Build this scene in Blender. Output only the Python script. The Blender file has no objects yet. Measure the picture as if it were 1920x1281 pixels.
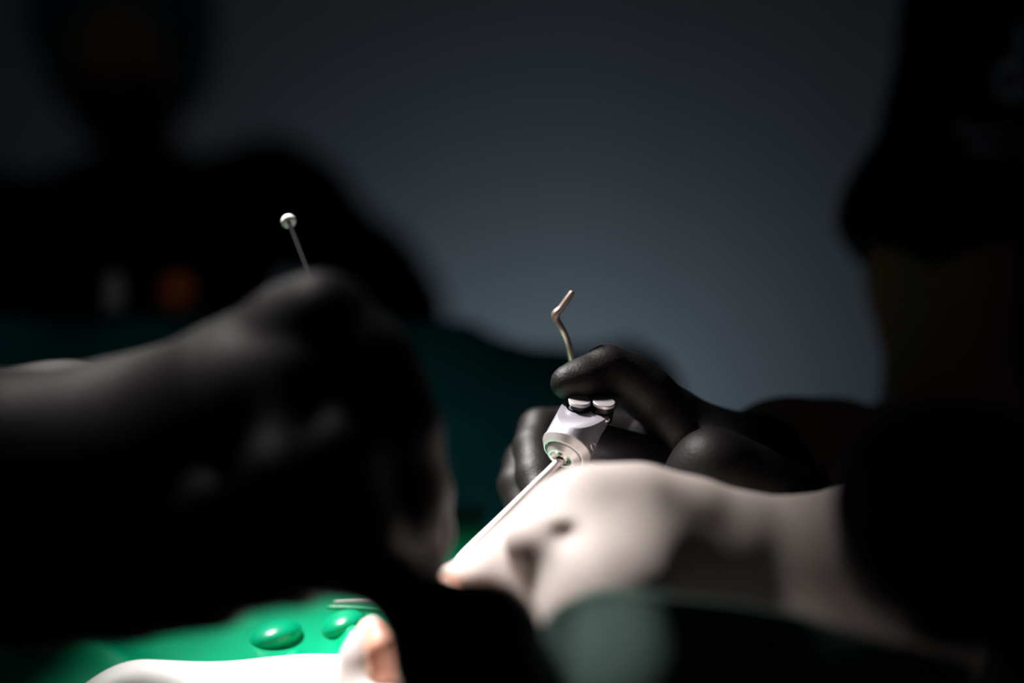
import bpy, bmesh, math, random
import numpy as np
from mathutils import Vector, Matrix
from mathutils.bvhtree import BVHTree

# ------------------------------------------------------------------ camera, world, lights
ZC = 1.15                                   # lens height above the floor
K = 1920 * 50.0 / 36.0                      # pixels per metre at one metre
scene = bpy.context.scene
COL = scene.collection

def P(px, py, d):
    """Point seen at photo pixel (px, py) at distance d in front of the lens."""
    return np.array([(px - 960.0) * d / K, d, ZC + (640.5 - py) * d / K])

def V(x, y, z):
    """Point given in metres relative to the lens (right, away, up)."""
    return np.array([x, y, ZC + z])

cd = bpy.data.cameras.new('camera')
cd.lens = 50.0
cd.sensor_width = 36.0
cd.clip_start = 0.01
cd.dof.use_dof = True
cd.dof.focus_distance = 0.597
cd.dof.aperture_fstop = 1.8
cam = bpy.data.objects.new('camera', cd)
cam.location = (0, 0, ZC)
cam.rotation_euler = (math.radians(90), 0, 0)
COL.objects.link(cam)
scene.camera = cam

scene.view_settings.view_transform = 'Standard'
scene.view_settings.look = 'None'
scene.view_settings.exposure = 0.0
scene.view_settings.gamma = 1.0
scene.view_settings.use_curve_mapping = False

world = bpy.data.worlds.new('world')
scene.world = world
world.use_nodes = True
world.node_tree.nodes['Background'].inputs[0].default_value = (0.75, 0.88, 1.0, 1)
world.node_tree.nodes['Background'].inputs[1].default_value = 0.0045

def aim(o, target):
    d = Vector(target) - Vector(o.location)
    o.rotation_euler = d.to_track_quat('-Z', 'Y').to_euler()

# operating lamp above the patient
ld = bpy.data.lights.new('operating_lamp_light', 'SPOT')
ld.energy = 145
ld.color = (1.0, 0.95, 0.92)
ld.spot_size = math.radians(18.2)
ld.spot_blend = 0.9
ld.shadow_soft_size = 0.065
lo = bpy.data.objects.new('operating_lamp_light', ld)
lo.location = V(-0.36, 0.73, 0.63)
COL.objects.link(lo)
aim(lo, V(-0.050, 0.572, -0.065))

# unseen low light, added to brighten the back wall
wd = bpy.data.lights.new('added_wall_wash', 'AREA')
wd.shape = 'DISK'
wd.size = 0.12
wd.energy = 0.76
wd.color = (0.74, 0.89, 1.04)
wl = bpy.data.objects.new('added_wall_wash', wd)
wl.location = V(0.09, 2.18, -0.28)
COL.objects.link(wl)
aim(wl, V(0.07, 2.75, -0.15))

# ------------------------------------------------------------------ helpers
def tag(o, label=None, cat=None, group=None, kind=None):
    if label: o['label'] = label
    if cat: o['category'] = cat
    if group: o['group'] = group
    if kind: o['kind'] = kind
    return o

def mat(name, col, rough=0.5, metal=0.0, spec=0.5, sss=0.0, sss_col=(1, .3, .15), bump=None, vary=0.0,
        vary_scale=30, sheen=0.0, coat=0.0, stretch=None):
    m = bpy.data.materials.new(name)
    m.use_nodes = True
    nt = m.node_tree
    b = nt.nodes['Principled BSDF']
    b.inputs['Base Color'].default_value = (*col, 1)
    b.inputs['Roughness'].default_value = rough
    b.inputs['Metallic'].default_value = metal
    b.inputs['Specular IOR Level'].default_value = spec
    b.inputs['Sheen Weight'].default_value = sheen
    b.inputs['Coat Weight'].default_value = coat
    if sss:
        b.inputs['Subsurface Weight'].default_value = sss
        b.inputs['Subsurface Radius'].default_value = sss_col
        b.inputs['Subsurface Scale'].default_value = 0.006
    tc = nt.nodes.new('ShaderNodeTexCoord')
    src = tc.outputs['Object']
    if stretch:
        mp = nt.nodes.new('ShaderNodeMapping')
        mp.inputs['Scale'].default_value = stretch
        nt.links.new(src, mp.inputs[0]); src = mp.outputs[0]
    if vary:
        n = nt.nodes.new('ShaderNodeTexNoise')
        n.inputs['Scale'].default_value = vary_scale
        n.inputs['Detail'].default_value = 4
        nt.links.new(src, n.inputs['Vector'])
        r = nt.nodes.new('ShaderNodeValToRGB')
        r.color_ramp.elements[0].position = 0.3
        r.color_ramp.elements[1].position = 0.7
        r.color_ramp.elements[0].color = (*[c * (1 - vary) for c in col], 1)
        r.color_ramp.elements[1].color = (*[min(1, c * (1 + vary)) for c in col], 1)
        nt.links.new(n.outputs['Fac'], r.inputs[0])
        nt.links.new(r.outputs[0], b.inputs['Base Color'])
    if bump:
        strength, scale, dist = bump
        n2 = nt.nodes.new('ShaderNodeTexNoise')
        n2.inputs['Scale'].default_value = scale
        n2.inputs['Detail'].default_value = 5
        nt.links.new(src, n2.inputs['Vector'])
        bp = nt.nodes.new('ShaderNodeBump')
        bp.inputs['Strength'].default_value = strength
        bp.inputs['Distance'].default_value = dist
        nt.links.new(n2.outputs['Fac'], bp.inputs['Height'])
        nt.links.new(bp.outputs[0], b.inputs['Normal'])
    return m

M = {}
M['wall'] = mat('painted_wall', (0.52, 0.55, 0.58), 0.8, vary=0.03, vary_scale=2.0, stretch=(3, 3, 0.15))
M['floor'] = mat('vinyl_floor', (0.20, 0.21, 0.22), 0.5, vary=0.1, vary_scale=6)
M['ceiling'] = mat('ceiling_paint', (0.35, 0.36, 0.37), 0.9)
M['trim'] = mat('trim_paint', (0.3, 0.31, 0.32), 0.6)
M['glove'] = mat('black_nitrile', (0.0150, 0.0126, 0.0130), 0.52, spec=0.38, bump=(0.4, 900, 0.0006))
M['skin'] = mat('pale_skin', (0.64, 0.565, 0.535), 0.6, spec=0.22, sss=0.35, bump=(0.25, 1400, 0.0005), vary=0.06, vary_scale=60)
M['lip'] = mat('lip_skin', (0.74, 0.40, 0.29), 0.45, spec=0.5, sss=0.4, bump=(0.3, 600, 0.0004))
M['skin_dark'] = mat('tanned_skin', (0.52, 0.26, 0.18), 0.5, spec=0.35, sss=0.1, bump=(0.3, 700, 0.0006), vary=0.08, vary_scale=50)
M['black_cloth'] = mat('black_cotton', (0.010, 0.010, 0.0115), 0.9, spec=0.1, bump=(0.4, 900, 0.0006))
M['thread'] = mat('lilac_grey_thread', (0.72, 0.70, 0.95), 0.7)
M['teal_cloth'] = mat('teal_cloth', (0.02, 0.34, 0.40), 0.85, spec=0.2, bump=(0.4, 500, 0.001), vary=0.12, vary_scale=20)
M['cap_cloth'] = mat('teal_cap_cloth', (0.02, 0.20, 0.24), 0.85, spec=0.2, bump=(0.4, 300, 0.002))
M['sage_cloth'] = mat('sage_cloth', (0.11, 0.175, 0.155), 0.9, spec=0.15, bump=(0.5, 500, 0.001), vary=0.1, vary_scale=40)
M['green'] = mat('green_plastic', (0.0, 0.42, 0.20), 0.28, spec=0.6, bump=(0.12, 60, 0.003), vary=0.1, vary_scale=30)
M['paper'] = mat('white_paper', (0.86, 0.86, 0.84), 0.85, spec=0.2, bump=(0.3, 700, 0.0006))
M['steel'] = mat('brushed_steel', (0.80, 0.77, 0.87), 0.42, metal=0.9, bump=(0.12, 260, 0.0004), stretch=(1, 1, 0.06))
M['satin'] = mat('satin_steel', (0.82, 0.77, 0.78), 0.42, metal=0.65)
M['polished'] = mat('polished_steel', (0.86, 0.82, 0.80), 0.16, metal=1.0)
M['reflection_steel'] = mat('pink_reflection_steel', (0.88, 0.70, 0.63), 0.35, metal=0.7)  # pinkish reflection put into the base colour
M['shade_grip'] = mat('shade_grip', (0.02, 0.018, 0.026), 0.4)  # shade on the syringe handle put in as a dark colour
M['rubber'] = mat('black_rubber', (0.008, 0.008, 0.009), 0.35)
M['dark_handle'] = mat('dark_handle', (0.004, 0.004, 0.005), 0.9, spec=0.02)
M['glint_tip'] = mat('white_glint', (0.9, 0.86, 0.82), 0.25)  # plain white standing for the highlight on the probe's tip
M['vinyl'] = mat('dark_vinyl', (0.03, 0.032, 0.036), 0.4, bump=(0.2, 200, 0.0006))
M['chair_plastic'] = mat('chair_plastic', (0.45, 0.45, 0.46), 0.4)
M['goggle'] = mat('dark_lens', (0.030, 0.045, 0.042), 0.5, spec=0.3)
M['goggle_frame'] = mat('dark_goggle_frame', (0.075, 0.07, 0.08), 0.55, spec=0.4)
M['orange'] = mat('orange_plastic', (0.85, 0.20, 0.04), 0.4)
M['highlight_white'] = mat('white_highlight', (0.55, 0.56, 0.66), 0.4)  # whitish tone standing for a blurred highlight
M['trousers'] = mat('dark_trousers', (0.012, 0.012, 0.014), 0.9, spec=0.1)
M['hair'] = mat('brown_hair', (0.03, 0.018, 0.012), 0.5, bump=(0.6, 400, 0.002), stretch=(1, 1, 0.1))
M['eye'] = mat('eye_white', (0.6, 0.58, 0.55), 0.2)

def new_obj(name, verts, faces, m, parent=None, smooth=True):
    me = bpy.data.meshes.new(name)
    me.from_pydata([tuple(v) for v in verts], [], [tuple(f) for f in faces])
    me.update()
    if smooth:
        me.polygons.foreach_set('use_smooth', [True] * len(me.polygons))
    if m: me.materials.append(M[m])
    o = bpy.data.objects.new(name, me)
    COL.objects.link(o)
    if parent is not None: o.parent = parent
    return o

def bm_obj(name, bm, m, parent=None, smooth=False):
    me = bpy.data.meshes.new(name)
    bm.normal_update()
    bm.to_mesh(me); bm.free()
    if smooth: me.polygons.foreach_set('use_smooth', [True] * len(me.polygons))
    if m: me.materials.append(M[m])
    o = bpy.data.objects.new(name, me)
    COL.objects.link(o)
    if parent is not None: o.parent = parent
    return o

def empty(name, loc):
    o = bpy.data.objects.new(name, None)
    o.location = loc
    o.empty_display_size = 0.02
    COL.objects.link(o)
    return o

def keep(o, parent):
    """Parent while keeping world-space vertices in place."""
    o.parent = parent
    o.matrix_parent_inverse = Matrix.Translation(parent.location).inverted()
    return o

def frame_for(axis, hint=(0, 0, 1)):
    a = np.array(axis, float); a /= np.linalg.norm(a)
    h = np.array(hint, float)
    if abs(np.dot(a, h)) > 0.95 * np.linalg.norm(h): h = np.array([1.0, 0, 0])
    u = np.cross(h, a); u /= np.linalg.norm(u)
    v = np.cross(a, u)
    return a, u, v

def lathe(profile, origin, axis, seg=48, cap=True):
    """profile: list of (s along axis, radius)."""
    a, u, v = frame_for(axis)
    vs, fs = [], []
    for s, r in profile:
        for k in range(seg):
            t = 2 * math.pi * k / seg
            vs.append(np.array(origin) + a * s + (u * math.cos(t) + v * math.sin(t)) * r)
    n = len(profile)
    for i in range(n - 1):
        for k in range(seg):
            k2 = (k + 1) % seg
            fs.append((i * seg + k, i * seg + k2, (i + 1) * seg + k2, (i + 1) * seg + k))
    if cap:
        fs.append(tuple(range(seg - 1, -1, -1)))
        fs.append(tuple((n - 1) * seg + k for k in range(seg)))
    return vs, fs

def crisp(o, ang=35):
    me = o.data
    bm = bmesh.new(); bm.from_mesh(me)
    for f in bm.faces: f.smooth = True
    for e in bm.edges:
        if len(e.link_faces) == 2 and e.calc_face_angle(0) > math.radians(ang): e.smooth = False
    bmesh.ops.recalc_face_normals(bm, faces=bm.faces)
    bm.to_mesh(me); bm.free()
    return o

def spline(pts, n=8):
    """Catmull-Rom through rows of numbers."""
    p = [np.array(q, float) for q in pts]
    p = [2 * p[0] - p[1]] + p + [2 * p[-1] - p[-2]]
    out = []
    for i in range(1, len(p) - 2):
        for k in range(n):
            t = k / n
            a, b, c, d = p[i - 1], p[i], p[i + 1], p[i + 2]
            out.append(0.5 * ((2 * b) + (c - a) * t + (2 * a - 5 * b + 4 * c - d) * t * t + (3 * b - a - 3 * c + d) * t ** 3))
    out.append(p[-2])
    return out

def tube(pts, radii, seg=12, flat=None):
    """Swept tube with rounded ends; flat = per-ring (squash, direction vector)."""
    pts = [np.array(p, float) for p in pts]
    n = len(pts)
    vs, fs = [], []
    prev_u = None
    for i in range(n):
        t = pts[min(i + 1, n - 1)] - pts[max(i - 1, 0)]
        t /= (np.linalg.norm(t) + 1e-12)
        if prev_u is None:
            _, u, v = frame_for(t, (0, 1, 0))
        else:
            u = prev_u - t * np.dot(prev_u, t); u /= np.linalg.norm(u); v = np.cross(t, u)
        prev_u = u
        su, sv = (1, 1) if flat is None else flat[i]
        for k in range(seg):
            an = 2 * math.pi * k / seg
            vs.append(pts[i] + (u * math.cos(an) * su + v * math.sin(an) * sv) * radii[i])
    for i in range(n - 1):
        for k in range(seg):
            k2 = (k + 1) % seg
            fs.append((i * seg + k, i * seg + k2, (i + 1) * seg + k2, (i + 1) * seg + k))
    for end, i in ((0, 0), (1, n - 1)):
        t = pts[1] - pts[0] if end == 0 else pts[-1] - pts[-2]
        t /= (np.linalg.norm(t) + 1e-12)
        tip = pts[i] + (-t if end == 0 else t) * radii[i] * 0.6
        vs.append(tip); c = len(vs) - 1
        for k in range(seg):
            k2 = (k + 1) % seg
            fs.append((c, i * seg + k2, i * seg + k) if end == 0 else (c, i * seg + k, i * seg + k2))
    return vs, fs

# ------------------------------------------------------------------ signed distance modelling
class Sdf:
    def __init__(self): self.p = []
    def cap(self, a, b, ra, rb, k=0.006, op='add'):
        self.p.append(('cap', np.array(a, float), np.array(b, float), ra, rb, k, op)); return self
    def chain(self, pts, k=0.006, grow=0.0):
        """pts: list of (point, radius)"""
        for (a, ra), (b, rb) in zip(pts[:-1], pts[1:]):
            self.cap(a, b, ra + grow, rb + grow, k)
        return self
    def ell(self, c, r, rot=None, k=0.006, op='add'):
        self.p.append(('ell', np.array(c, float), np.array(r, float), np.eye(3) if rot is None else np.array(rot), 0, k, op)); return self
    def plane(self, c, n, k=0.004):
        """cut away everything on the side n points to"""
        n = np.array(n, float); n /= np.linalg.norm(n)
        self.p.append(('pln', np.array(c, float), n, 0, 0, k, 'sub')); return self
    def grown(self, g):
        s = Sdf()
        for q in self.p:
            if q[6] == 'sub': continue
            if q[0] == 'cap': s.p.append((q[0], q[1], q[2], max(q[3] + g, .001), max(q[4] + g, .001), q[5], q[6]))
            elif q[0] == 'ell': s.p.append((q[0], q[1], np.maximum(q[2] + g, .001), q[3], 0, q[5], q[6]))
        return s
    def mesh(self, name, h, m, parent=None, relax=0):
        lo = np.full(3, 1e9); hi = np.full(3, -1e9)
        boxes = []
        for q in self.p:
            if q[0] == 'cap':
                r = max(q[3], q[4])
                l = np.minimum(q[1], q[2]) - r; g = np.maximum(q[1], q[2]) + r
            elif q[0] == 'ell':
                e = np.abs(q[3]).T @ q[2] if True else q[2]
                e = np.max(q[2]) * np.ones(3); l = q[1] - e; g = q[1] + e
            else:
                l = g = None
            boxes.append((l, g))
            if q[6] == 'add': lo = np.minimum(lo, l); hi = np.maximum(hi, g)
        lo = lo - 3 * h; hi = hi + 3 * h
        n = np.ceil((hi - lo) / h).astype(int) + 1
        F = np.full(n, 0.08, np.float32)
        ax = [(lo[i] + h * np.arange(n[i])).astype(np.float32) for i in range(3)]
        for q, (l, g) in zip(self.p, boxes):
            k = q[5]
            if l is None:
                s = [slice(0, n[i]) for i in range(3)]
            else:
                mg = 2.5 * k + 3 * h
                s = []
                for i in range(3):
                    a0 = int(max(0, math.floor((l[i] - mg - lo[i]) / h))); a1 = int(min(n[i], math.ceil((g[i] + mg - lo[i]) / h) + 1))
                    s.append(slice(a0, max(a1, a0)))
            X = ax[0][s[0]][:, None, None]; Y = ax[1][s[1]][None, :, None]; Z = ax[2][s[2]][None, None, :]
            if X.size == 0 or Y.size == 0 or Z.size == 0: continue
            if q[0] == 'cap':
                a, b, ra, rb = q[1], q[2], q[3], q[4]
                ab = b - a; L = float(ab @ ab) + 1e-12
                t = np.clip(((X - a[0]) * ab[0] + (Y - a[1]) * ab[1] + (Z - a[2]) * ab[2]) / L, 0, 1)
                d = np.sqrt((X - a[0] - t * ab[0]) ** 2 + (Y - a[1] - t * ab[1]) ** 2 + (Z - a[2] - t * ab[2]) ** 2) - (ra + (rb - ra) * t)
            elif q[0] == 'ell':
                c, r, R = q[1], q[2], q[3]
                x = X - c[0]; y = Y - c[1]; z = Z - c[2]
                w = [R[j][0] * x + R[j][1] * y + R[j][2] * z for j in range(3)]
                k0 = np.sqrt(sum((w[j] / r[j]) ** 2 for j in range(3)))
                k1 = np.sqrt(sum((w[j] / r[j] ** 2) ** 2 for j in range(3))) + 1e-6
                d = k0 * (k0 - 1) / k1
            else:
                c, nn = q[1], q[2]
                d = -((X - c[0]) * nn[0] + (Y - c[1]) * nn[1] + (Z - c[2]) * nn[2])
            sub = F[s[0], s[1], s[2]]
            if q[6] == 'add':
                hh = np.clip(0.5 + 0.5 * (sub - d) / k, 0, 1)
                F[s[0], s[1], s[2]] = sub * (1 - hh) + d * hh - k * hh * (1 - hh)
            else:
                hh = np.clip(0.5 - 0.5 * (sub + d) / k, 0, 1)
                F[s[0], s[1], s[2]] = sub * (1 - hh) - d * hh + k * hh * (1 - hh)
        return surface_nets(F, lo, h, name, m, parent, relax)

def surface_nets(F, lo, h, name, m, parent, relax=0):
    n = F.shape
    S = F < 0
    c = [n[0] - 1, n[1] - 1, n[2] - 1]
    def sh(A, i, j, k): return A[i:i + c[0], j:j + c[1], k:k + c[2]]
    cnt = np.zeros(c, np.int8)
    for i in (0, 1):
        for j in (0, 1):
            for k in (0, 1): cnt += sh(S, i, j, k)
    act = (cnt > 0) & (cnt < 8)
    idx = np.argwhere(act)
    vid = np.full(c, -1, np.int64); vid[act] = np.arange(len(idx))
    pos = np.zeros((len(idx), 3)); num = np.zeros(len(idx))
    I, J, Kk = idx.T
    corners = [(i, j, k) for i in (0, 1) for j in (0, 1) for k in (0, 1)]
    for a in corners:
        for ax_ in range(3):
            if a[ax_]: continue
            b = list(a); b[ax_] = 1
            fa = F[I + a[0], J + a[1], Kk + a[2]].astype(float); fb = F[I + b[0], J + b[1], Kk + b[2]].astype(float)
            cr = (fa < 0) != (fb < 0)
            t = np.where(cr, fa / np.where(cr, fa - fb, 1), 0)
            p = np.repeat(np.array(a, float)[None], len(idx), 0); p[:, ax_] += t
            pos[cr] += p[cr]; num[cr] += 1
    verts = lo + h * (idx + pos / num[:, None])
    faces = []
    for ax_ in range(3):
        b1, b2 = [(1, 2), (2, 0), (0, 1)][ax_]
        sl = [slice(1, n[i] - 1) for i in range(3)]; sl[ax_] = slice(0, n[ax_] - 1)
        sl2 = list(sl); sl2[ax_] = slice(1, n[ax_])
        A = S[tuple(sl)]; B = S[tuple(sl2)]
        e = np.argwhere(A != B)
        if not len(e): continue
        off = np.array([1, 1, 1]); off[ax_] = 0
        g = e + off
        dirn = A[tuple(e.T)]
        def cell(d1, d2):
            q = g.copy(); q[:, b1] -= d1; q[:, b2] -= d2
            return vid[q[:, 0], q[:, 1], q[:, 2]]
        v0, v1, v2, v3 = cell(1, 1), cell(0, 1), cell(0, 0), cell(1, 0)
        f = np.stack([v0, v1, v2, v3], 1)
        f[~dirn] = f[~dirn][:, ::-1]
        faces.append(f)
    faces = np.concatenate(faces)
    for _ in range(relax):
        acc = np.zeros_like(verts); w = np.zeros(len(verts))
        for q in range(4):
            for r in (1, 3):
                np.add.at(acc, faces[:, q], verts[faces[:, (q + r) % 4]]); np.add.at(w, faces[:, q], 1)
        verts = 0.5 * verts + 0.5 * acc / np.maximum(w, 1)[:, None]
    me = bpy.data.meshes.new(name)
    me.vertices.add(len(verts)); me.vertices.foreach_set('co', verts.astype(np.float32).ravel())
    me.loops.add(faces.size); me.loops.foreach_set('vertex_index', faces.astype(np.int32).ravel())
    me.polygons.add(len(faces))
    me.polygons.foreach_set('loop_start', np.arange(0, faces.size, 4, dtype=np.int32))
    me.polygons.foreach_set('loop_total', np.full(len(faces), 4, np.int32))
    me.polygons.foreach_set('use_smooth', np.ones(len(faces), bool))
    me.update(); me.validate()
    me.materials.append(M[m])
    o = bpy.data.objects.new(name, me)
    COL.objects.link(o)
    if parent is not None: o.parent = parent
    return o

def R(px, py, d, rpx):
    return (P(px, py, d), rpx * d / K)

# ------------------------------------------------------------------ room
def box_obj(name, lo, hi, m, parent=None, bevel=0.0):
    bm = bmesh.new()
    bmesh.ops.create_cube(bm, size=1)
    for v in bm.verts:
        v.co = Vector([(lo[i] + hi[i]) / 2 + v.co[i] * (hi[i] - lo[i]) for i in range(3)])
    if bevel: bmesh.ops.bevel(bm, geom=bm.edges[:], offset=bevel, segments=4, affect='EDGES', profile=0.5)
    return bm_obj(name, bm, m, parent)

tag(box_obj('floor', (-2.6, -1.4, -0.1), (2.6, 2.75, 0), 'floor'), kind='structure')
tag(box_obj('wall_back', (-2.6, 2.75, 0), (2.6, 2.85, 2.7), 'wall'), kind='structure')
tag(box_obj('wall_left', (-2.7, -1.4, 0), (-2.6, 2.85, 2.7), 'wall'), kind='structure')
tag(box_obj('wall_right', (2.6, -1.4, 0), (2.7, 2.85, 2.7), 'wall'), kind='structure')
tag(box_obj('baseboard_back', (-2.6, 2.735, 0), (2.6, 2.75, 0.09), 'trim'), kind='structure')

# ------------------------------------------------------------------ triple syringe
AX = np.array([0.43, 0.54, 0.73]); AX /= np.linalg.norm(AX)      # from nozzle back along the head
NB = np.array([0.10, -0.42, 0.90]); NB /= np.linalg.norm(NB)    # button direction
FC = P(1063, 839, 0.588)
RB = 0.0105

def apply_bool(o, cutters):
    for c in cutters:
        md = o.modifiers.new('cut', 'BOOLEAN'); md.operation = 'DIFFERENCE'; md.object = c; md.solver = 'EXACT'
    dg = bpy.context.evaluated_depsgraph_get()
    me = bpy.data.meshes.new_from_object(o.evaluated_get(dg))
    o.modifiers.clear(); old = o.data; o.data = me
    bpy.data.meshes.remove(old)
    for c in cutters: bpy.data.objects.remove(c)
    return o

syr = empty('triple_syringe', P(1150, 860, 0.62))
tag(syr, 'steel dental air and water syringe with two push buttons gripped under a gloved thumb', 'syringe')
TOP = FC + AX * 0.0225                       # centre of the sloping top face
vs, fs = lathe([(-0.0002, RB), (0.045, RB)], FC, AX, 72)
body = new_obj('body', vs, fs, 'steel')
EX = np.cross(NB, [0, 1, 0]); EX = EX - NB * np.dot(EX, NB); EX /= np.linalg.norm(EX)
if EX[0] < 0: EX = -EX
EY = np.cross(NB, EX)
if EY[1] < 0: EY = -EY
def slab():
    vsl = []
    for a, b, c in [(x, y, z) for x in (-.06, .06) for y in (-.06, .06) for z in (0, .06)]:
        vsl.append(TOP + EX * a + EY * b + NB * c)
    bm = bmesh.new()
    for v in vsl: bm.verts.new(v)
    bmesh.ops.convex_hull(bm, input=bm.verts[:])
    return bm_obj('cutter', bm, None)
def on_top(px, py):
    """where the ray through a photo pixel meets the sloping top face"""
    d = P(px, py, 1.0) - V(0, 0, 0)
    o = V(0, 0, 0)
    t = np.dot(TOP - o, NB) / np.dot(d, NB)
    return o + d * t
W1, W2 = on_top(1085, 765), on_top(1130, 770)
cut = [slab()]
for w in (W1, W2):
    v2, f2 = lathe([(-0.004, 0.0052), (0.004, 0.0052)], w, NB, 40)
    c = new_obj('cutter', v2, f2, None, smooth=False)
    cut.append(c)
body = crisp(apply_bool(body, cut), 30)
keep(body, syr)
for w, lift in ((W1, 0.0022), (W2, 0.0028)):
    v2, f2 = lathe([(lift, 0.0040), (lift + 0.0002, 0.0047), (lift + 0.0014, 0.0048), (lift + 0.0017, 0.0045), (lift + 0.0018, 0.0)], w, NB, 48, cap=True)
    b = keep(crisp(new_obj('push_button', v2, f2, 'satin'), 28), syr)
    v2, f2 = lathe([(-0.0042, 0.0046), (0.0002, 0.0046), (0.0006, 0.0042), (lift + 0.0001, 0.0040)], w, NB, 32)
    st = crisp(new_obj('button_seal', v2, f2, 'rubber')); st.parent = b; st.matrix_parent_inverse = b.matrix_parent_inverse.inverted() @ b.matrix_parent_inverse
# stepped front ring, recess and nozzle collar
FW = -AX
v2, f2 = lathe([(-0.0003, 0.0104), (0.0, RB + 0.0003), (0.0006, RB + 0.0003), (0.0036, 0.0089), (0.0037, 0.0083)], FC, FW, 72, cap=False)
keep(crisp(new_obj('front_ring', v2, f2, 'satin'), 20), syr)
v2, f2 = lathe([(0.0024, 0.0083), (0.0024, 0.0078), (0.0040, 0.0076), (0.0062, 0.0058), (0.0063, 0.0048)], FC, FW, 72, cap=False)
keep(crisp(new_obj('locking_nut', v2, f2, 'satin'), 20), syr)
v2, f2 = lathe([(0.0063, 0.0048), (0.0061, 0.0045), (0.0036, 0.0034), (0.0030, 0.0022)], FC, FW, 72, cap=False)
keep(crisp(new_obj('nozzle_seat', v2, f2, 'polished'), 20), syr)
v2, f2 = lathe([(0.0030, 0.0026), (0.0062, 0.0026), (0.0076, 0.0021), (0.0078, 0.0010)], FC, FW, 40)
keep(crisp(new_obj('nozzle_collar', v2, f2, 'polished'), 25), syr)
N0 = FC + FW * 0.0072
nz = spline([N0, N0 + (P(1010, 903, 0.580) - N0) * 0.5, P(1000, 912, 0.577), P(930, 981, 0.562), P(868, 1042, 0.548), P(842, 1078, 0.54)], 6)
rr = np.interp(np.linspace(0, 1, len(nz)), [0, .08, 1], [0.0020, 0.0018, 0.0012])
v2, f2 = tube(nz, rr, 20)
keep(new_obj('nozzle', v2, f2, 'satin'), syr)
# grip running back into the fist, with a faint etched mark and a screw
G0 = FC + AX * 0.006 + np.array([0.004, 0.004, -0.002]); G1 = P(1262, 868, 0.632)
gax = G1 - G0
v2, f2 = lathe([(0.0, 0.0075), (0.002, 0.0088), (np.linalg.norm(gax) * .5, 0.0092), (np.linalg.norm(gax), 0.0085)], G0, gax, 40)
keep(crisp(new_obj('grip', v2, f2, 'shade_grip'), 50), syr)
hose = spline([G1, P(1330, 925, 0.66), P(1500, 1060, 0.73), P(1760, 1500, 0.80), P(1800, 2200, 0.85)], 10)
v2, f2 = tube(hose, [0.0058] * len(hose), 14)
keep(new_obj('hose', v2, f2, 'rubber'), syr)

bvh_body = BVHTree.FromObject(body, bpy.context.evaluated_depsgraph_get())
def hit_px(bvh, px, py):
    d = Vector(P(px, py, 1.0) - V(0, 0, 0)).normalized()
    r = bvh.ray_cast(Vector((0, 0, ZC)), d)
    return r[0], r[1]
p, nrm = hit_px(bvh_body, 1139, 788)
if p is not None:
    v2, f2 = lathe([(-0.0004, 0.0013), (0.0003, 0.0013), (0.0005, 0.0011), (0.0005, 0.0008), (-0.0003, 0.0006)], np.array(p), np.array(nrm), 20)
    keep(crisp(new_obj('screw', v2, f2, 'polished')), syr)
ring = []
for k in range(25):
    t = 2 * math.pi * k / 24
    p, nrm = hit_px(bvh_body, 1113 + 4.5 * math.cos(t) + 2 * math.sin(t), 838 + 8 * math.sin(t))
    if p is not None: ring.append(np.array(p) + np.array(nrm) * 0.00005)
if len(ring) > 6:
    v2, f2 = tube(ring, [0.00022] * len(ring), 6)
    keep(new_obj('etched_letter', v2, f2, 'satin'), syr)

# ------------------------------------------------------------------ hand instrument standing up behind the thumb
pl = empty('dental_plugger', P(1100, 800, 0.63))
tag(pl, 'thin bent steel dental plugger sticking up from behind the gloved thumb', 'dental tool')
pts = spline([(1073, 548, .616, .0014, .9, 1.25), (1064, 561, .616, .0016, .9, 1.3), (1052, 578, .616, .0017, .9, 1.2), (1042, 590, .616, .0019, 1, 1.1), (1044, 601, .616, .0016, 1, 1),
              (1054, 618, .616, .0015, 1, 1), (1064, 641, .618, .0015, 1, 1), (1071, 668, .620, .0015, 1, 1), (1077, 700, .624, .0016, 1, 1), (1084, 735, .630, .0018, 1, 1)], 6)
v2, f2 = tube([P(q[0], q[1], q[2]) for q in pts], [q[3] for q in pts], 16, [(q[4], q[5]) for q in pts])
keep(new_obj('shank', v2, f2, 'reflection_steel'), pl)
a0, a1 = P(1083, 730, 0.629), P(1140, 990, 0.655)
L = np.linalg.norm(a1 - a0)
prof = [(0, .0018), (.004, .0030), (.006, .0036)]
for k in range(14): prof += [(.010 + k * .004, .0036), (.011 + k * .004, .0033), (.013 + k * .004, .0033), (.014 + k * .004, .0036)]
prof += [(L - .01, .0036), (L, .0020)]
v2, f2 = lathe([q for q in prof if q[0] <= L], a0, a1 - a0, 20)
keep(crisp(new_obj('handle', v2, f2, 'steel')), pl)

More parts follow.
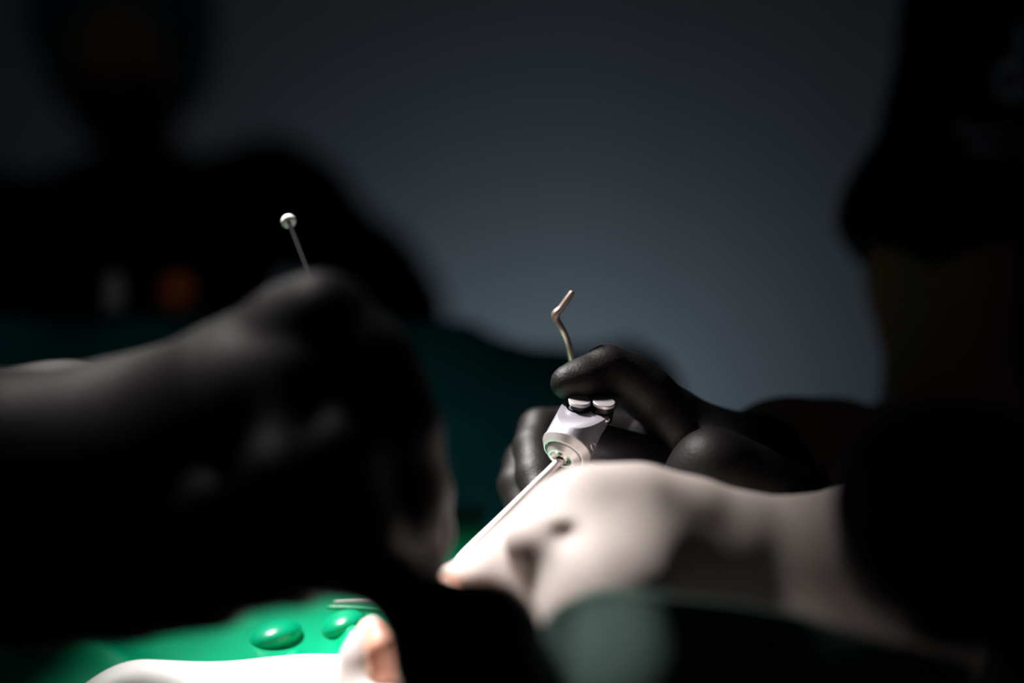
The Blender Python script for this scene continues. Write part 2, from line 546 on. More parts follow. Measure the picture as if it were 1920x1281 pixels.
# ------------------------------------------------------------------ people: generic head
def head_prims(s, c, f, u, k=0.012):
    f = np.array(f, float); f /= np.linalg.norm(f)
    u = np.array(u, float); u -= f * np.dot(u, f); u /= np.linalg.norm(u)
    r = np.cross(f, u)
    Q = lambda a, b, d: np.array(c) + r * a + f * b + u * d
    rot = np.array([r, f, u])
    s.ell(Q(0, -.012, .03), (.076, .094, .09), rot, k)
    s.ell(Q(0, .022, -.045), (.058, .062, .075), rot, k)
    s.cap(Q(0, .06, -.1), Q(0, .066, -.098), .02, .02, k)
    s.cap(Q(-.05, .0, -.075), Q(0, .06, -.1), .016, .016, k)
    s.cap(Q(.05, .0, -.075), Q(0, .06, -.1), .016, .016, k)
    for sx in (-1, 1):
        s.ell(Q(sx * .032, .092, .006), (.016, .012, .011), rot, .006, 'sub')
        s.ell(Q(sx * .032, .076, .006), (.014, .013, .011), rot, .003)
        s.cap(Q(sx * .015, .084, .028), Q(sx * .05, .07, .026), .007, .006, .008)
        s.ell(Q(sx * .078, -.008, -.005), (.006, .017, .031), rot, .005)
        s.ell(Q(sx * .04, .06, -.03), (.02, .02, .018), rot, .012)
    s.cap(Q(0, .086, .008), Q(0, .104, -.030), .006, .010, .006)
    s.cap(Q(-.012, .092, -.034), Q(.012, .092, -.034), .006, .006, .004)
    s.cap(Q(-.02, .080, -.060), Q(.02, .080, -.060), .006, .006, .004)
    s.cap(Q(-.018, .078, -.072), Q(.018, .078, -.072), .007, .007, .003)
    return Q

# ------------------------------------------------------------------ assistant on the right
arm_r = [(V(.345, 1.0, .19), .046), R(1800, 300, .93, 105), R(1768, 520, .90, 122), R(1790, 830, .86, 122)]
fore_r = [R(1790, 850, .86, 118), R(1690, 885, .80, 104), R(1560, 880, .735, 100), R(1470, 872, .695, 88), R(1402, 868, .657, 83)]
hand_r = Sdf()
thumb = [R(1063, 718, .604, 31.5), R(1090, 714, .607, 37.5), R(1138, 692, .615, 42.5), R(1180, 710, .619, 45), R(1215, 738, .620, 48), R(1265, 785, .626, 53), R(1330, 838, .632, 64)]
hand_r.chain(thumb, .005)
hand_r.chain([R(1330, 838, .632, 64), R(1402, 868, .655, 83)], .012)
hand_r.chain([R(1240, 838, .645, 62), R(1330, 860, .645, 78), R(1402, 868, .655, 82)], .010)
index = [R(1220, 815, .660, 48), R(1120, 800, .664, 42), R(1012, 806, .650, 40), R(1000, 840, .640, 38), R(1004, 892, .626, 37), R(1022, 950, .612, 34)]
middle = [R(1230, 850, .668, 46), R(1110, 850, .674, 42), R(985, 868, .662, 40), R(972, 910, .650, 38), R(990, 985, .636, 34)]
ring_f = [R(1250, 880, .668, 46), R(1120, 905, .672, 42), R(1010, 950, .664, 38), R(1010, 1010, .646, 35), R(1060, 1040, .630, 32)]
for ch in (index, middle, ring_f): hand_r.chain(ch, .0025)
heel = [R(1270, 935, .585, 50), R(1335, 886, .583, 66), R(1420, 912, .592, 64), R(1505, 948, .632, 62)]
hand_r.chain(heel, .008)
hand_r.chain([R(1340, 890, .585, 70), R(1360, 880, .625, 78)], .012)
hand_r.chain([R(1505, 948, .632, 58), R(1440, 890, .66, 80)], .012)
hand_r.chain([R(1402, 868, .655, 84), R(1432, 869, .672, 89)], .008)

torso_c = V(.46, 1.02, 0)
assist = Sdf()
def torso(s, c, yaw, w=.155, dpt=.095, zt=.24, zb=-.35, k=.04):
    cx, cy = math.cos(yaw), math.sin(yaw)
    for z, ww, rr_ in ((zt - .06, w * .98, dpt), (zt - .18, w * .92, dpt + .012), (zt - .34, w * .82, dpt + .005), (zt - .52, w * .86, dpt + .012)):
        a = c + np.array([-cx * (ww - rr_ * .8), -cy * (ww - rr_ * .8), z]); b = c + np.array([cx * (ww - rr_ * .8), cy * (ww - rr_ * .8), z])
        s.cap(a, b, rr_, rr_, k)
    s.cap(c + np.array([0, 0, zt - .1]), c + np.array([0, 0, zt - .55]), dpt, dpt, k)
yaw_r = 0.30
torso(assist, torso_c, yaw_r)
up_r = assist.grown(0)
assist.chain([(torso_c + np.array([0, 0, .22]), .05), (torso_c + np.array([-.005, -.03, .36]), .048)], .03)
assist.chain(arm_r, .03); assist.chain(fore_r, .04)
far = [(V(.60, 1.06, .19), .055), (V(.66, 1.02, .0), .042), (V(.66, .95, -.13), .038), (V(.60, .80, -.2), .032), (V(.57, .73, -.22), .026)]
assist.chain(far, .025)
def rest_hand(s, c, dirn, down, sc=1.0):
    dirn = np.array(dirn, float); dirn /= np.linalg.norm(dirn)
    side = np.cross(dirn, down); side /= np.linalg.norm(side); dn = np.cross(side, dirn)
    c = np.array(c)
    Q = lambda a, b, e: c + dirn * a * sc + side * b * sc + dn * e * sc
    s.cap(Q(0, 0, 0), Q(.05, -.018, 0), .022 * sc, .016 * sc, .01); s.cap(Q(0, 0, 0), Q(.05, .018, 0), .022 * sc, .016 * sc, .01)
    for i, (b, ln) in enumerate(((-.030, .062), (-.010, .074), (.011, .070), (.031, .055))):
        s.chain([(Q(.05, b * .9, 0), .0105 * sc), (Q(.05 + ln * .5, b, .006), .009 * sc), (Q(.05 + ln * .85, b, .022), .0082 * sc), (Q(.05 + ln, b, .036), .0072 * sc)], .0025)
    s.chain([(Q(.01, -.022, .004), .013 * sc), (Q(.045, -.05, .016), .010 * sc), (Q(.07, -.052, .026), .0085 * sc)], .004)
rest_hand(assist, V(.565, .72, -.222), (-.5, -.7, -.2), (0, -.3, -1))
QH = head_prims(assist, torso_c + np.array([-.01, -.06, .45]), (-.6, -.75, -.35), (0, 0, 1))
def legs(s, c, yaw, z0, k=.03, grow=0):
    cx, cy = math.cos(yaw), math.sin(yaw)
    for sx in (-1, 1):
        o = c + np.array([cx * .085 * sx, cy * .085 * sx, 0])
        hip = np.array([o[0], o[1], z0]); knee = np.array([o[0], o[1] - .02, z0 * .52]); ank = np.array([o[0], o[1] + .01, .10])
        s.chain([(hip, .085 + grow), (knee, .055 + grow), (ank, .04 + grow)], k)
legs(assist, torso_c, yaw_r, .86)
hand_in = hand_r.grown(-.0022)
for q in hand_in.p: assist.p.append(q)
person_r = assist.mesh('person', .0042, 'skin_dark')
tag(person_r, 'standing person in black embroidered T-shirt and black gloves pressing the syringe button', 'person')

shirt = Sdf()
for q in up_r.grown(.010).p: shirt.p.append(q)
shirt.chain([(torso_c + np.array([0, 0, .20]), .07), (torso_c + np.array([-.10, -.03, .19]), .062)], .03)
fs_ = [(V(.60, 1.06, .19), .066), (V(.665, 1.02, .0), .060)]
shirt.chain(fs_, .025)
sh = shirt.mesh('shirt', .005, 'black_cloth', person_r)
slv = Sdf().chain([(V(.335, .99, .20), .066), R(1870, 20, .955, 160), R(1815, 200, .94, 130), R(1738, 420, .91, 146), R(1722, 620, .905, 160)], .03)
slv.plane(P(1690, 508, .9), (-.64, -.08, -.77), .004)
slv_o = slv.mesh('sleeve', .004, 'black_cloth', sh)
tr = Sdf(); legs(tr, torso_c, yaw_r, .86, grow=.012); tr.cap(torso_c + np.array([-.05, 0, -.30]), torso_c + np.array([.05, 0, -.30]), .115, .115, .03)
tr.mesh('trousers', .008, 'trousers', person_r)
for sx in (-1, 1):
    c0 = torso_c + np.array([.085 * sx, 0, 0])
    shoe = Sdf().chain([(np.array([c0[0], c0[1] + .03, .045]), .043), (np.array([c0[0], c0[1] - .06, .042]), .042), (np.array([c0[0], c0[1] - .15, .036]), .034)], .02)
    shoe.mesh('shoe', .006, 'rubber', person_r)
glove_r = hand_r.mesh('glove', .0015, 'glove', person_r)
# hair
hr = Sdf(); hr.ell(QH(0, -.025, .045), (.085, .098, .088), np.eye(3), .01)
hr.plane(QH(0, .05, .02), (QH(0, 1, -.4) - QH(0, 0, 0)), .01)
hr.mesh('hair', .005, 'hair', person_r)

# embroidery on the shirt
dg = bpy.context.evaluated_depsgraph_get()
bvh_sh = BVHTree.FromObject(sh, dg)
bvh_sl = BVHTree.FromObject(slv_o, dg)
def stitch(pix, r, name):
    pts_ = []
    for (x, y) in pix:
        hits = [q for q in (hit_px(bvh_sh, x, y), hit_px(bvh_sl, x, y)) if q[0] is not None]
        if not hits: continue
        p_, n_ = min(hits, key=lambda q: q[0].y)
        if p_ is not None: pts_.append(np.array(p_) + np.array(n_) * r * .3)
    if len(pts_) > 2:
        v_, f_ = tube(pts_, [r] * len(pts_), 6)
        new_obj(name, v_, f_, 'thread', sh)
def arc(cx, cy, rx, ry, a0, a1, n=22):
    return [(cx + rx * math.cos(math.radians(a0 + (a1 - a0) * i / n)), cy - ry * math.sin(math.radians(a0 + (a1 - a0) * i / n))) for i in range(n + 1)]
stitch(arc(1889, 150, 22, 30, 20, 340), .0022, 'embroidered_emblem')
stitch(arc(1893, 122, 9, 8, 0, 360), .0020, 'embroidered_emblem')
stitch(arc(1897, 178, 11, 9, 0, 360), .0020, 'embroidered_emblem')
stitch([(1909, 190 - 5 * i) for i in range(30)], .0020, 'embroidered_emblem')
stitch(arc(1935, 120, 26, 60, 90, 270), .0018, 'embroidered_emblem')
def script_line(x0, y0, n, h, seed):
    rnd = random.Random(seed); out = []
    # tall first letter
    out += [(x0 - 4 + 10 * t, y0 + h * .9 - 2.4 * h * t) for t in np.linspace(0, 1, 8)]
    out += arc(x0 + 10, y0 - h * .9, h * .7, h * .6, 90, -120, 10)
    x = x0 + 16
    for i in range(n):
        w = 7 + rnd.random() * 3; hh = h * (.5 + .5 * rnd.random())
        for t in np.linspace(0, 1, 8): out.append((x + w * t, y0 + h * .4 - hh * .5 * (1 - math.cos(2 * math.pi * t))))
        x += w
    return out
stitch(script_line(1797, 248, 15, 11, 3), .0011, 'embroidered_lettering')
stitch(script_line(1822, 282, 13, 11, 5), .0011, 'embroidered_lettering')

# ------------------------------------------------------------------ operator whose gloved hand enters from the left
hand_l = Sdf()
kk = .006
hand_l.chain([R(-330, 900, .50, 235), R(60, 925, .505, 205), R(330, 890, .495, 205)], .02)
hand_l.chain([R(-150, 806, .56, 116), R(120, 806, .558, 114), R(300, 800, .54, 118), R(420, 740, .52, 110)], .015)
hand_l.chain([R(300, 880, .50, 205), R(500, 800, .475, 190), R(610, 720, .468, 150)], .02)
hand_l.chain([R(480, 700, .48, 110), R(560, 625, .468, 92), R(607, 598, .462, 78), R(690, 690, .46, 84), R(722, 800, .46, 96), R(738, 930, .465, 98), R(758, 1040, .478, 68), R(778, 1105, .487, 44)], .008)
hand_l.chain([R(640, 690, .46, 90), R(640, 850, .443, 78), R(680, 1000, .445, 68), R(742, 1085, .468, 48)], .0045)
hand_l.chain([R(540, 720, .46, 95), R(530, 900, .438, 82), R(590, 1040, .44, 76), R(690, 1075, .455, 52)], .0045)
hand_l.chain([R(430, 800, .465, 100), R(420, 950, .445, 84), R(470, 1065, .445, 80), R(560, 1085, .448, 58)], .0045)
hand_l.chain([R(60, 1080, .49, 140), R(250, 1085, .47, 102), R(360, 1098, .458, 74), R(410, 1120, .455, 50)], .012)
hand_l.chain([R(745, 690, .490, 38), R(772, 720, .495, 30), R(790, 810, .497, 36), R(806, 920, .499, 41), R(812, 1000, .500, 37), R(806, 1056, .502, 30)], .004)
hand_l.chain([R(690, 1055, .452, 54), R(800, 1140, .446, 58), R(915, 1190, .446, 92), R(955, 1290, .446, 78), R(975, 1360, .446, 58)], .006)
hand_l.chain([R(600, 1035, .446, 60), R(742, 1105, .442, 46), R(812, 1245, .44, 70), R(850, 1350, .44, 66)], .006)
oper = Sdf()
for q in hand_l.grown(-.0025).p: oper.p.append(q)
sh_l = V(-.50, .12, .18)
elb = V(-.36, .40, -.08)
oper.chain([(sh_l, .055), (elb, .048), R(-330, 900, .50, 215)], .02)
oc = V(-.64, .02, .02)
up_l = Sdf(); torso(up_l, oc, 0.9)
for q in up_l.p: oper.p.append(q)
oper.chain([(oc + np.array([0, 0, .2]), .05), (oc + np.array([.02, .02, .36]), .048)], .03)
QO = head_prims(oper, oc + np.array([.05, .04, .46]), (.7, .6, -.4), (0, 0, 1))
legs(oper, oc, .9, .86)
rarm = [(oc + np.array([-.12, .1, .18]), .05), (oc + np.array([-.10, .28, .0]), .042), (oc + np.array([.05, .42, -.10]), .03), (oc + np.array([.10, .46, -.11]), .026)]
oper.chain(rarm, .02)
rest_hand(oper, oc + np.array([.10, .46, -.11]), (.8, .4, -.2), (0, 0, -1))
person_l = oper.mesh('person', .005, 'skin_dark')
tag(person_l, 'person reaching a big black-gloved hand down to the patient\'s mouth', 'person')
hand_l.mesh('glove', .0019, 'glove', person_l)
shl = Sdf()
for q in up_l.grown(.01).p: shl.p.append(q)
shl.chain([(sh_l, .068), (sh_l * .6 + elb * .4, .062)], .03)
shl.chain([(rarm[0][0], .062), (rarm[0][0] * .5 + rarm[1][0] * .5, .06)], .03)
shl.mesh('shirt', .007, 'black_cloth', person_l)
tl = Sdf(); legs(tl, oc, .9, .86, grow=.012); tl.cap(oc + np.array([-.03, -.04, -.32]), oc + np.array([.03, .04, -.32]), .115, .115, .03)
tl.mesh('trousers', .009, 'trousers', person_l)
cl = Sdf().ell(QO(0, -.02, .05), (.092, .102, .085), np.eye(3), .01)
cl.plane(QO(0, .05, .02), QO(0, .6, -1) - QO(0, 0, 0), .01)
cl.mesh('surgical_cap', .006, 'cap_cloth', person_l)

# small probe held upright in that hand, its highlight made as an enlarged white cap
pb = empty('dental_probe', P(690, 800, .505))
tag(pb, 'slim dark dental probe with round white cap standing for its glint, held upright in the large gloved hand', 'dental tool')
b0, b1 = P(541, 415, .630), P(690, 800, .505)
v2, f2 = lathe([(.0016, .0009), (.004, .0010), (.02, .0012), (np.linalg.norm(b1 - b0), .0018)], b0, b1 - b0, 16)
keep(new_obj('handle', v2, f2, 'dark_handle'), pb)
v2, f2 = lathe([(-.0026, .0008), (-.0022, .0020), (-.0010, .0031), (.0004, .0034), (.0016, .0026), (.0022, .0009)], b0, b1 - b0, 16)
keep(new_obj('glint_cap', v2, f2, 'glint_tip'), pb)

# ------------------------------------------------------------------ person in the background
D = 1.75
bg = Sdf(); bc = P(215, 640, D + .03)
bg_t = Sdf()
bg_t.chain([R(70, 420, D, 80), R(230, 400, D, 95), R(440, 395, D, 100)], .05)
bg_t.chain([R(110, 560, D, 150), R(360, 560, D, 150)], .05)
bg_t.chain([R(120, 760, D, 150), R(340, 760, D, 150)], .05)
bg_t.chain([R(120, 960, D, 155), R(340, 960, D, 155)], .05)
arm_b = [R(510, 345, D, 80), R(560, 390, D, 84), R(690, 520, D - .06, 82), R(735, 590, D - .05, 80), R(660, 700, D - .12, 60), R(560, 760, D - .20, 46)]
arm_c = [R(-40, 400, D, 84), R(-110, 560, D - .05, 72), R(-90, 720, D - .1, 66), R(20, 800, D - .18, 54), R(100, 800, D - .22, 44)]
for q in bg_t.p: bg.p.append(q)
bg.chain(arm_b, .03); bg.chain(arm_c, .03)
rest_hand(bg, P(560, 760, D - .20), (-.9, -.1, -.2), (0, 0, -1))
rest_hand(bg, P(100, 800, D - .22), (.9, -.1, -.2), (0, 0, -1))
bg.chain([R(290, 340, D, 62), R(255, 200, D - .02, 60)], .03)
QB = head_prims(bg, P(232, 105, D - .03), (.15, -.93, -.30), (-.05, 0, 1))
legs(bg, np.array([bc[0], bc[1], 0]), 0, .90)
person_b = bg.mesh('person', .006, 'skin_dark')
tag(person_b, 'standing person in teal surgical cap and dark shirt near the grey wall', 'person')
bsh = Sdf()
for q in bg_t.grown(.008).p: bsh.p.append(q)
bsh.chain([(p_, r_ + .008) for p_, r_ in arm_b[:5]], .03); bsh.chain([(p_, r_ + .008) for p_, r_ in arm_c[:4]], .03)
bs = bsh.mesh('shirt', .008, 'black_cloth', person_b)
tb = Sdf(); legs(tb, np.array([bc[0], bc[1], 0]), 0, .90, grow=.012); tb.cap(np.array([bc[0] - .05, bc[1], .9]), np.array([bc[0] + .05, bc[1], .9]), .115, .115, .03)
tb.mesh('trousers', .009, 'trousers', person_b)
for sx in (-1, 1):
    shoe = Sdf().chain([(np.array([bc[0] + .085 * sx, bc[1] + .03, .045]), .043), (np.array([bc[0] + .085 * sx, bc[1] - .15, .036]), .034)], .02)
    shoe.mesh('shoe', .007, 'rubber', person_b)
bcap = Sdf().ell(QB(0, -.02, .045), (.114, .112, .110), np.eye(3), .01)
bcap.ell(QB(0, -.045, -.01), (.106, .08, .095), np.eye(3), .02)
bcap.plane(QB(0, .055, .03), QB(0, 1, -.5) - QB(0, 0, 0), .01)
bcap.mesh('surgical_cap', .005, 'cap_cloth', person_b)
bm_ = Sdf().ell(QB(0, .052, -.055), (.062, .055, .055), np.eye(3), .01)
bm_.plane(QB(0, .03, -.05), QB(0, -1, 0) - QB(0, 0, 0), .006)
bm_.mesh('face_mask', .004, 'black_cloth', person_b)
bvh_b = BVHTree.FromObject(bs, bpy.context.evaluated_depsgraph_get())
for (cx, cy, rr_) in ((110, 378, 13), (50, 520, 10)):
    pts_ = []
    for k in range(25):
        t = 2 * math.pi * k / 24
        p_, n_ = hit_px(bvh_b, cx + rr_ * math.cos(t), cy + rr_ * 1.2 * math.sin(t))
        if p_ is not None: pts_.append(np.array(p_) + np.array(n_) * .001)
    if len(pts_) > 4:
        v2, f2 = tube(pts_, [.0022] * len(pts_), 6)
        new_obj('embroidered_emblem', v2, f2, 'thread', bs)

# ------------------------------------------------------------------ patient
pat = Sdf()
dn = .53
pat.chain([R(834, 1090, .532, 27), R(900, 1087, .530, 45), R(980, 1042, .528, 60)], .008)
pat.chain([R(980, 1042, .528, 62), R(1062, 995, .525, 86), R(1112, 970, .523, 90), R(1200, 960, .525, 82), R(1300, 975, .527, 71), R(1400, 1000, .53, 67), R(1500, 1020, .536, 80), R(1620, 1010, .548, 108)], .009)
pat.chain([R(985, 1100, .522, 46), R(1062, 1050, .517, 70), R(1200, 1060, .519, 88), R(1350, 1082, .527, 92), R(1520, 1085, .532, 100), R(1650, 1090, .540, 104)], .014)
# wing of the nose and the crease behind it
pat.ell(P(1000, 1012, .505), (.011, .012, .009), None, .006)
# near cheek and far cheek
pat.ell(P(1140, 1130, .506), (.028, .040, .030), None, .016)
pat.ell(P(1330, 1215, .548), (.050, .050, .034), None, .02)
pat.ell(P(1500, 1215, .548), (.045, .045, .036), None, .02)
pat.ell(P(1250, 1210, .56), (.055, .030, .034), None, .02)
# cranium, forehead, jaw, neck
pat.ell(P(1790, 1350, .560), (.092, .068, .083), None, .03)
pat.ell(P(1500, 1350, .558), (.085, .058, .050), None, .03)
pat.chain([(P(1500, 1480, .485), .022), (P(1050, 1500, .475), .022), (P(760, 1440, .50), .020), (P(690, 1390, .525), .018)], .02)
pat.chain([(P(1500, 1480, .60), .022), (P(1050, 1480, .60), .022), (P(760, 1420, .56), .020), (P(690, 1390, .535), .018)], .02)
pat.chain([R(698, 1180, .535, 26), R(688, 1235, .535, 42), R(690, 1330, .535, 66), R(760, 1400, .535, 100)], .008)
pat.ell(P(900, 1310, .515), (.030, .026, .026), None, .012)
pat.chain([(P(1000, 1640, .56), .052), (P(700, 1840, .68), .055), (P(500, 1700, .80), .07)], .03)
# open mouth and the crease beside the nose
pat.ell(P(790, 1200, .520), (.013, .034, .020), None, .006, 'sub')
pat.ell(P(1062, 1003, .489), (.0045, .011, .0035), None, .004, 'sub')
# closed eye near the bridge of the nose
pat.ell(P(1690, 1080, .485), (.014, .012, .010), None, .006)
pat.ell(P(1500, 1470, .455), (.030, .006, .018), None, .006)
patient = pat.mesh('person', .0018, 'skin', relax=4)
tag(patient, 'patient lying back with pale nose and open mouth lit by the operating lamp', 'person')
gown = Sdf()
gown.chain([(V(-.12, .90, -.26), .09), (V(-.10, 1.05, -.24), .12), (V(-.03, 1.35, -.26), .12), (V(.02, 1.60, -.30), .12)], .05)
for sx in (-1, 1):
    o_ = np.array([.98, -.1, 0]) * .09 * sx
    gown.chain([(V(.02, 1.60, -.30) + o_, .08), (V(.07, 1.95, -.40) + o_, .06), (V(.10, 2.25, -.46) + o_, .045)], .03)
gown.mesh('gown', .008, 'teal_cloth', patient)
# lips
lp = Sdf().chain([R(826, 1092, .528, 18), R(842, 1100, .518, 20), R(862, 1112, .510, 14)], .004)
lp.mesh('upper_lip', .0012, 'lip', patient)
lw = Sdf().chain([R(707, 1185, .530, 20), R(716, 1215, .527, 27), R(716, 1260, .526, 30)], .004)
lw.mesh('lower_lip', .0012, 'lip', patient)
hp = Sdf().ell(P(1860, 1390, .562), (.090, .078, .088), None, .01)
hp.mesh('hair', .004, 'hair', patient)

# dark goggles over the patient's eyes
gog = empty('protective_goggles', P(1780, 960, .45))
tag(gog, 'dark rounded protective goggles over the patient\'s eyes', 'goggles')
def goggle_lens(cx, cy, d, r, axis):
    c = P(cx, cy, d); a, u, v = frame_for(axis)
    vs_, fs_ = lathe([(-.002, r), (.002, r * .985), (.006, r * .90), (.009, r * .72), (.011, r * .45), (.012, r * .15), (.0121, .0002)], c, axis, 40)
    l = keep(new_obj('lens', vs_, fs_, 'goggle'), gog)
    ringp = [c + (u * math.cos(t) + v * math.sin(t)) * r for t in np.linspace(0, 2 * math.pi, 49)]
    vs_, fs_ = tube(ringp, [.0042] * 49, 12)
    keep(new_obj('rim', vs_, fs_, 'goggle_frame'), gog)
    vs_, fs_ = lathe([(-.020, r * 1.08), (-.012, r * 1.06), (-.002, r * 1.0)], c, axis, 40, cap=False)
    o_ = keep(new_obj('side_shield', vs_, fs_, 'goggle_frame'), gog)
    md = o_.modifiers.new('thickness', 'SOLIDIFY'); md.thickness = .0015
goggle_lens(1805, 955, .438, .0350, (-.18, -.80, .57))
goggle_lens(1830, 870, .528, .0335, (-.18, -.05, .98))
v2, f2 = tube(spline([P(1770, 800, .455), P(1765, 790, .475), P(1780, 800, .50)], 6), [.004] * 13, 10)
keep(new_obj('bridge', v2, f2, 'goggle_frame'), gog)
st = spline([P(1990, 1060, .44), P(2090, 1180, .45), P(2270, 1330, .50), P(2380, 1400, .56)], 6)
v2, f2 = tube(st, [.006] * len(st), 10, [(1, .35)] * len(st))
keep(new_obj('strap', v2, f2, 'goggle_frame'), gog)

# ------------------------------------------------------------------ cloths and bibs
def sheet(name, nx, ny, fn, m, th, parent=None):
    vs_ = [fn(i / (nx - 1), j / (ny - 1)) for j in range(ny) for i in range(nx)]
    fs_ = [(j * nx + i, j * nx + i + 1, (j + 1) * nx + i + 1, (j + 1) * nx + i) for j in range(ny - 1) for i in range(nx - 1)]
    o = new_obj(name, vs_, fs_, m, parent)
    md = o.modifiers.new('thickness', 'SOLIDIFY'); md.thickness = th; md.offset = -1
    return o

cx_px = [-700, -200, 0, 300, 450, 700, 880, 930, 1000, 1080, 1170, 1235, 1275, 1310, 1345]
cy_px = [620, 600, 592, 598, 602, 606, 612, 632, 652, 654, 654, 648, 700, 850, 1100]
DC = .98
def crest(x):
    px = 960 + x * K / DC
    return (640.5 - np.interp(px, cx_px, cy_px)) * DC / K
def drape_fn(u, v):
    x = -.54 + u * (.142 + .54); y = .765 + v * .55
    z = crest(x) if True else 0
    s = np.clip((DC - y) / .20, 0, 1)
    z = z * (1 - s) + (-.20) * s + .03 * math.sin(math.pi * s)
    if y > 1.2: z -= (y - 1.2) ** 2 * .8
    xx = x
    z += .003 * math.sin(34 * xx + 9 * y) + .002 * math.sin(61 * xx - 20 * y)
    xl = -.42
    if x < xl: z -= (xl - x) ** 2 * 9
    return V(x, y + .012 * math.sin(17 * x), z)
dr = sheet('surgical_drape', 110, 90, drape_fn, 'teal_cloth', .002)
tag(dr, 'dark teal surgical drape spread over the patient\'s chest', 'drape')

def bib_fn(u, v):
    x = -.30 + u * .285; y = .56 + v * .215
    v = (y - .505) / .27
    z = -.150 + .045 * (v ** 2) + .018 * v
    z += .006 * math.exp(-((x + .13 + (y - .56) * .9) / .012) ** 2)
    z += .0035 * math.sin(58 * (x * .8 - y) + 1.2) * v
    z += .008 * math.exp(-((x + .092) / .007) ** 2 - ((y - .60) / .012) ** 2)
    z += .009 * math.exp(-((x + .070) / .006) ** 2 - ((y - .625) / .012) ** 2)
    if x < -.14: z -= ((-.14 - x) ** 2) * 1.6
    return V(x, y, z)
bb = sheet('patient_bib', 130, 90, bib_fn, 'green', .0012)
tag(bb, 'shiny bright green plastic bib tucked beneath the patient\'s chin', 'bib')

# raised folds of the bib
for q, rad, an in (((515, 1194, .636), (.0125, .014, .0068), .25), ((645, 1172, .645), (.011, .014, .0066), .35)):
    ca, sa = math.cos(an), math.sin(an)
    fd = Sdf().ell(P(*q), rad, [[ca, 0, sa], [0, 1, 0], [-sa, 0, ca]], .004)
    fd.mesh('bib_fold', .0012, 'green', bb)

def pad_fn(u, v):
    y = .545 + v * .032
    xl = P(150, 1280, y)[0]; xr = P(642, 1240, y)[0]
    x = xl + (xr - xl) * u
    z = -.1305 + .001 * math.sin(9 * u) + .003 * u
    w = np.clip((.26 - u) / .26, 0, 1)
    z -= .010 * w * w
    return V(x, y - .09 * (1 - v), z - .045 * (1 - v))
pdd = sheet('gauze_pad', 40, 12, pad_fn, 'paper', .006)
tag(pdd, 'flat bright white gauze pad lying on the green bib', 'gauze')

# thin pale and green strips beside the lower lip
for pts_, r0, m_, nm, lab, cat in (
    ([(630, 1129, .655), (670, 1126, .653), (725, 1123, .650)], .0017, 'paper', 'suction_tip', 'thin white suction tip lying by the patient\'s lower lip', 'dental tool'),
    ([(615, 1139, .648), (665, 1140, .646), (727, 1143, .644)], .0013, 'green', 'suction_tube', 'thin green tube running beside white suction tip', 'tube')):
    sp = spline([P(*q) for q in pts_], 8)
    v2, f2 = tube(sp, [r0] * len(sp), 12)
    tag(new_obj(nm, v2, f2, m_), lab, cat)

def cheek_fn(u, v):
    px = 1012 + u * 818
    top = np.interp(px, [930, 985, 1050, 1120, 1220, 1350, 1500, 1700, 1830], [1330, 1200, 1140, 1118, 1112, 1125, 1150, 1210, 1260])
    d = .446 - .010 * v + .010 * (1 - u) ** 2
    py = top + v * 330
    p_ = P(px, py, d)
    p_[1] += .004 * math.sin(14 * u + 3 * v) + .006 * math.sin(7 * u - 5 * v)
    return p_
ck = sheet('face_cloth', 70, 30, cheek_fn, 'sage_cloth', .0018)
tag(ck, 'sage green cloth tucked along the patient\'s near cheek', 'cloth')

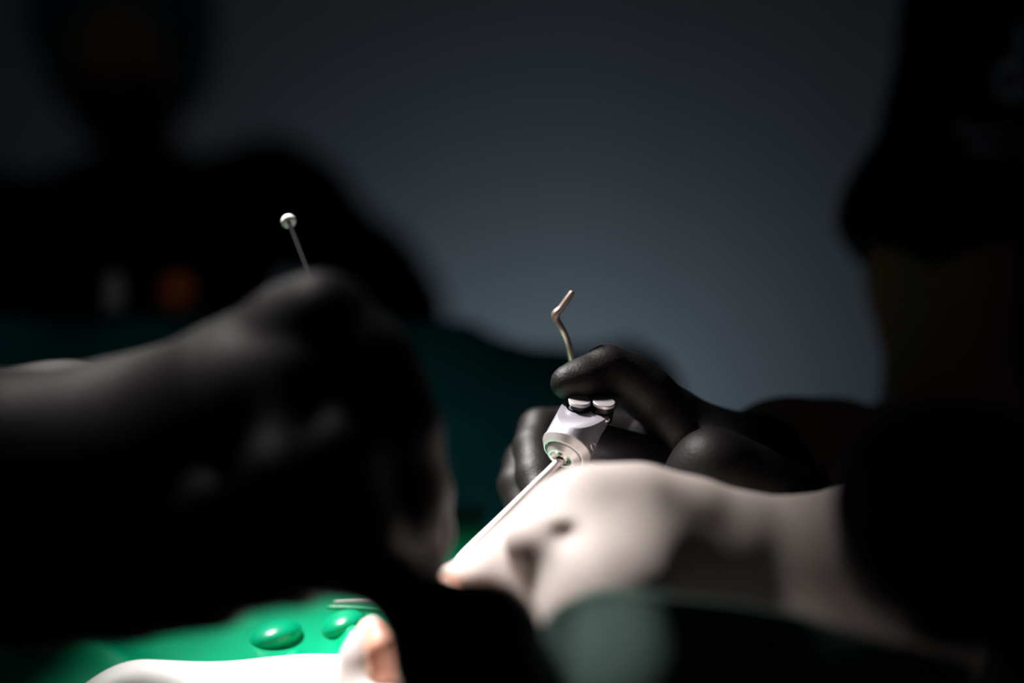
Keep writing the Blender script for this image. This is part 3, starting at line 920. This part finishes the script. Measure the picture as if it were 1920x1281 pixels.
# ------------------------------------------------------------------ small containers on the drape
def bottle(name, px, py, d, r, hgt, m_body, m_cap, label):
    x, y = P(px, py, d)[0], d
    z = crest(x) + ZC - (.8 * (y - 1.2) ** 2 if y > 1.2 else 0) + .004
    base = np.array([x, y, z])
    e = empty(name, base)
    tag(e, label, 'jar')
    v2, f2 = lathe([(0, r * .92), (.001, r), (hgt * .68, r), (hgt * .74, r * .8), (hgt * .76, r * .7)], base, (0, 0, 1), 28)
    keep(crisp(new_obj('jar_body', v2, f2, m_body)), e)
    v2, f2 = lathe([(hgt * .76, r * .86), (hgt * .98, r * .86), (hgt, r * .8)], base, (0, 0, 1), 28)
    keep(crisp(new_obj('lid', v2, f2, m_cap)), e)
bottle('small_jar', 330, 560, 1.04, .014, .030, 'orange', 'orange', 'small orange plastic jar standing on the dark teal drape')
bottle('small_jar', 212, 565, 1.02, .008, .028, 'highlight_white', 'highlight_white', 'small white jar put in for a blurred highlight on the dark teal drape')

# ------------------------------------------------------------------ dental chair under the patient
ch = empty('dental_chair', (0, 1.2, 0))
tag(ch, 'padded dark dental chair carrying the reclined patient', 'chair')
def pad(name, a, b, w, t, m):
    s = Sdf(); a = np.array(a); b = np.array(b)
    ax_ = b - a; ax_ /= np.linalg.norm(ax_); side = np.cross(ax_, [0, 0, 1]); side /= np.linalg.norm(side)
    for k in np.linspace(-1, 1, 7): s.cap(a + side * w * k, b + side * w * k, t, t, .02)
    return keep(s.mesh(name, .009, m), ch)
pad('backrest', V(-.10, .86, -.45), V(-.01, 1.45, -.48), .20, .05, 'vinyl')
pad('seat', V(0, 1.50, -.48), V(.07, 1.90, -.55), .20, .05, 'vinyl')
pad('leg_rest', V(.08, 1.96, -.56), V(.13, 2.34, -.60), .17, .045, 'vinyl')
hs = Sdf().cap(P(1350, 1330, .58) + np.array([0, 0, -.150]), P(1800, 1330, .58) + np.array([0, 0, -.150]), .035, .035)
hs.cap(P(1350, 1330, .50) + np.array([0, 0, -.160]), P(1800, 1330, .50) + np.array([0, 0, -.160]), .035, .035, .02)
hs.cap(P(1500, 1330, .56) + np.array([0, 0, -.165]), V(-.08, .84, -.45), .022, .025, .02)
keep(hs.mesh('headrest', .006, 'vinyl'), ch)
v2, f2 = lathe([(0, .30), (.03, .30), (.05, .26), (.06, .10), (.40, .09), (.62, .12)], (.0, 1.35, 0), (0, 0, 1), 40)
keep(crisp(new_obj('pedestal', v2, f2, 'chair_plastic')), ch)
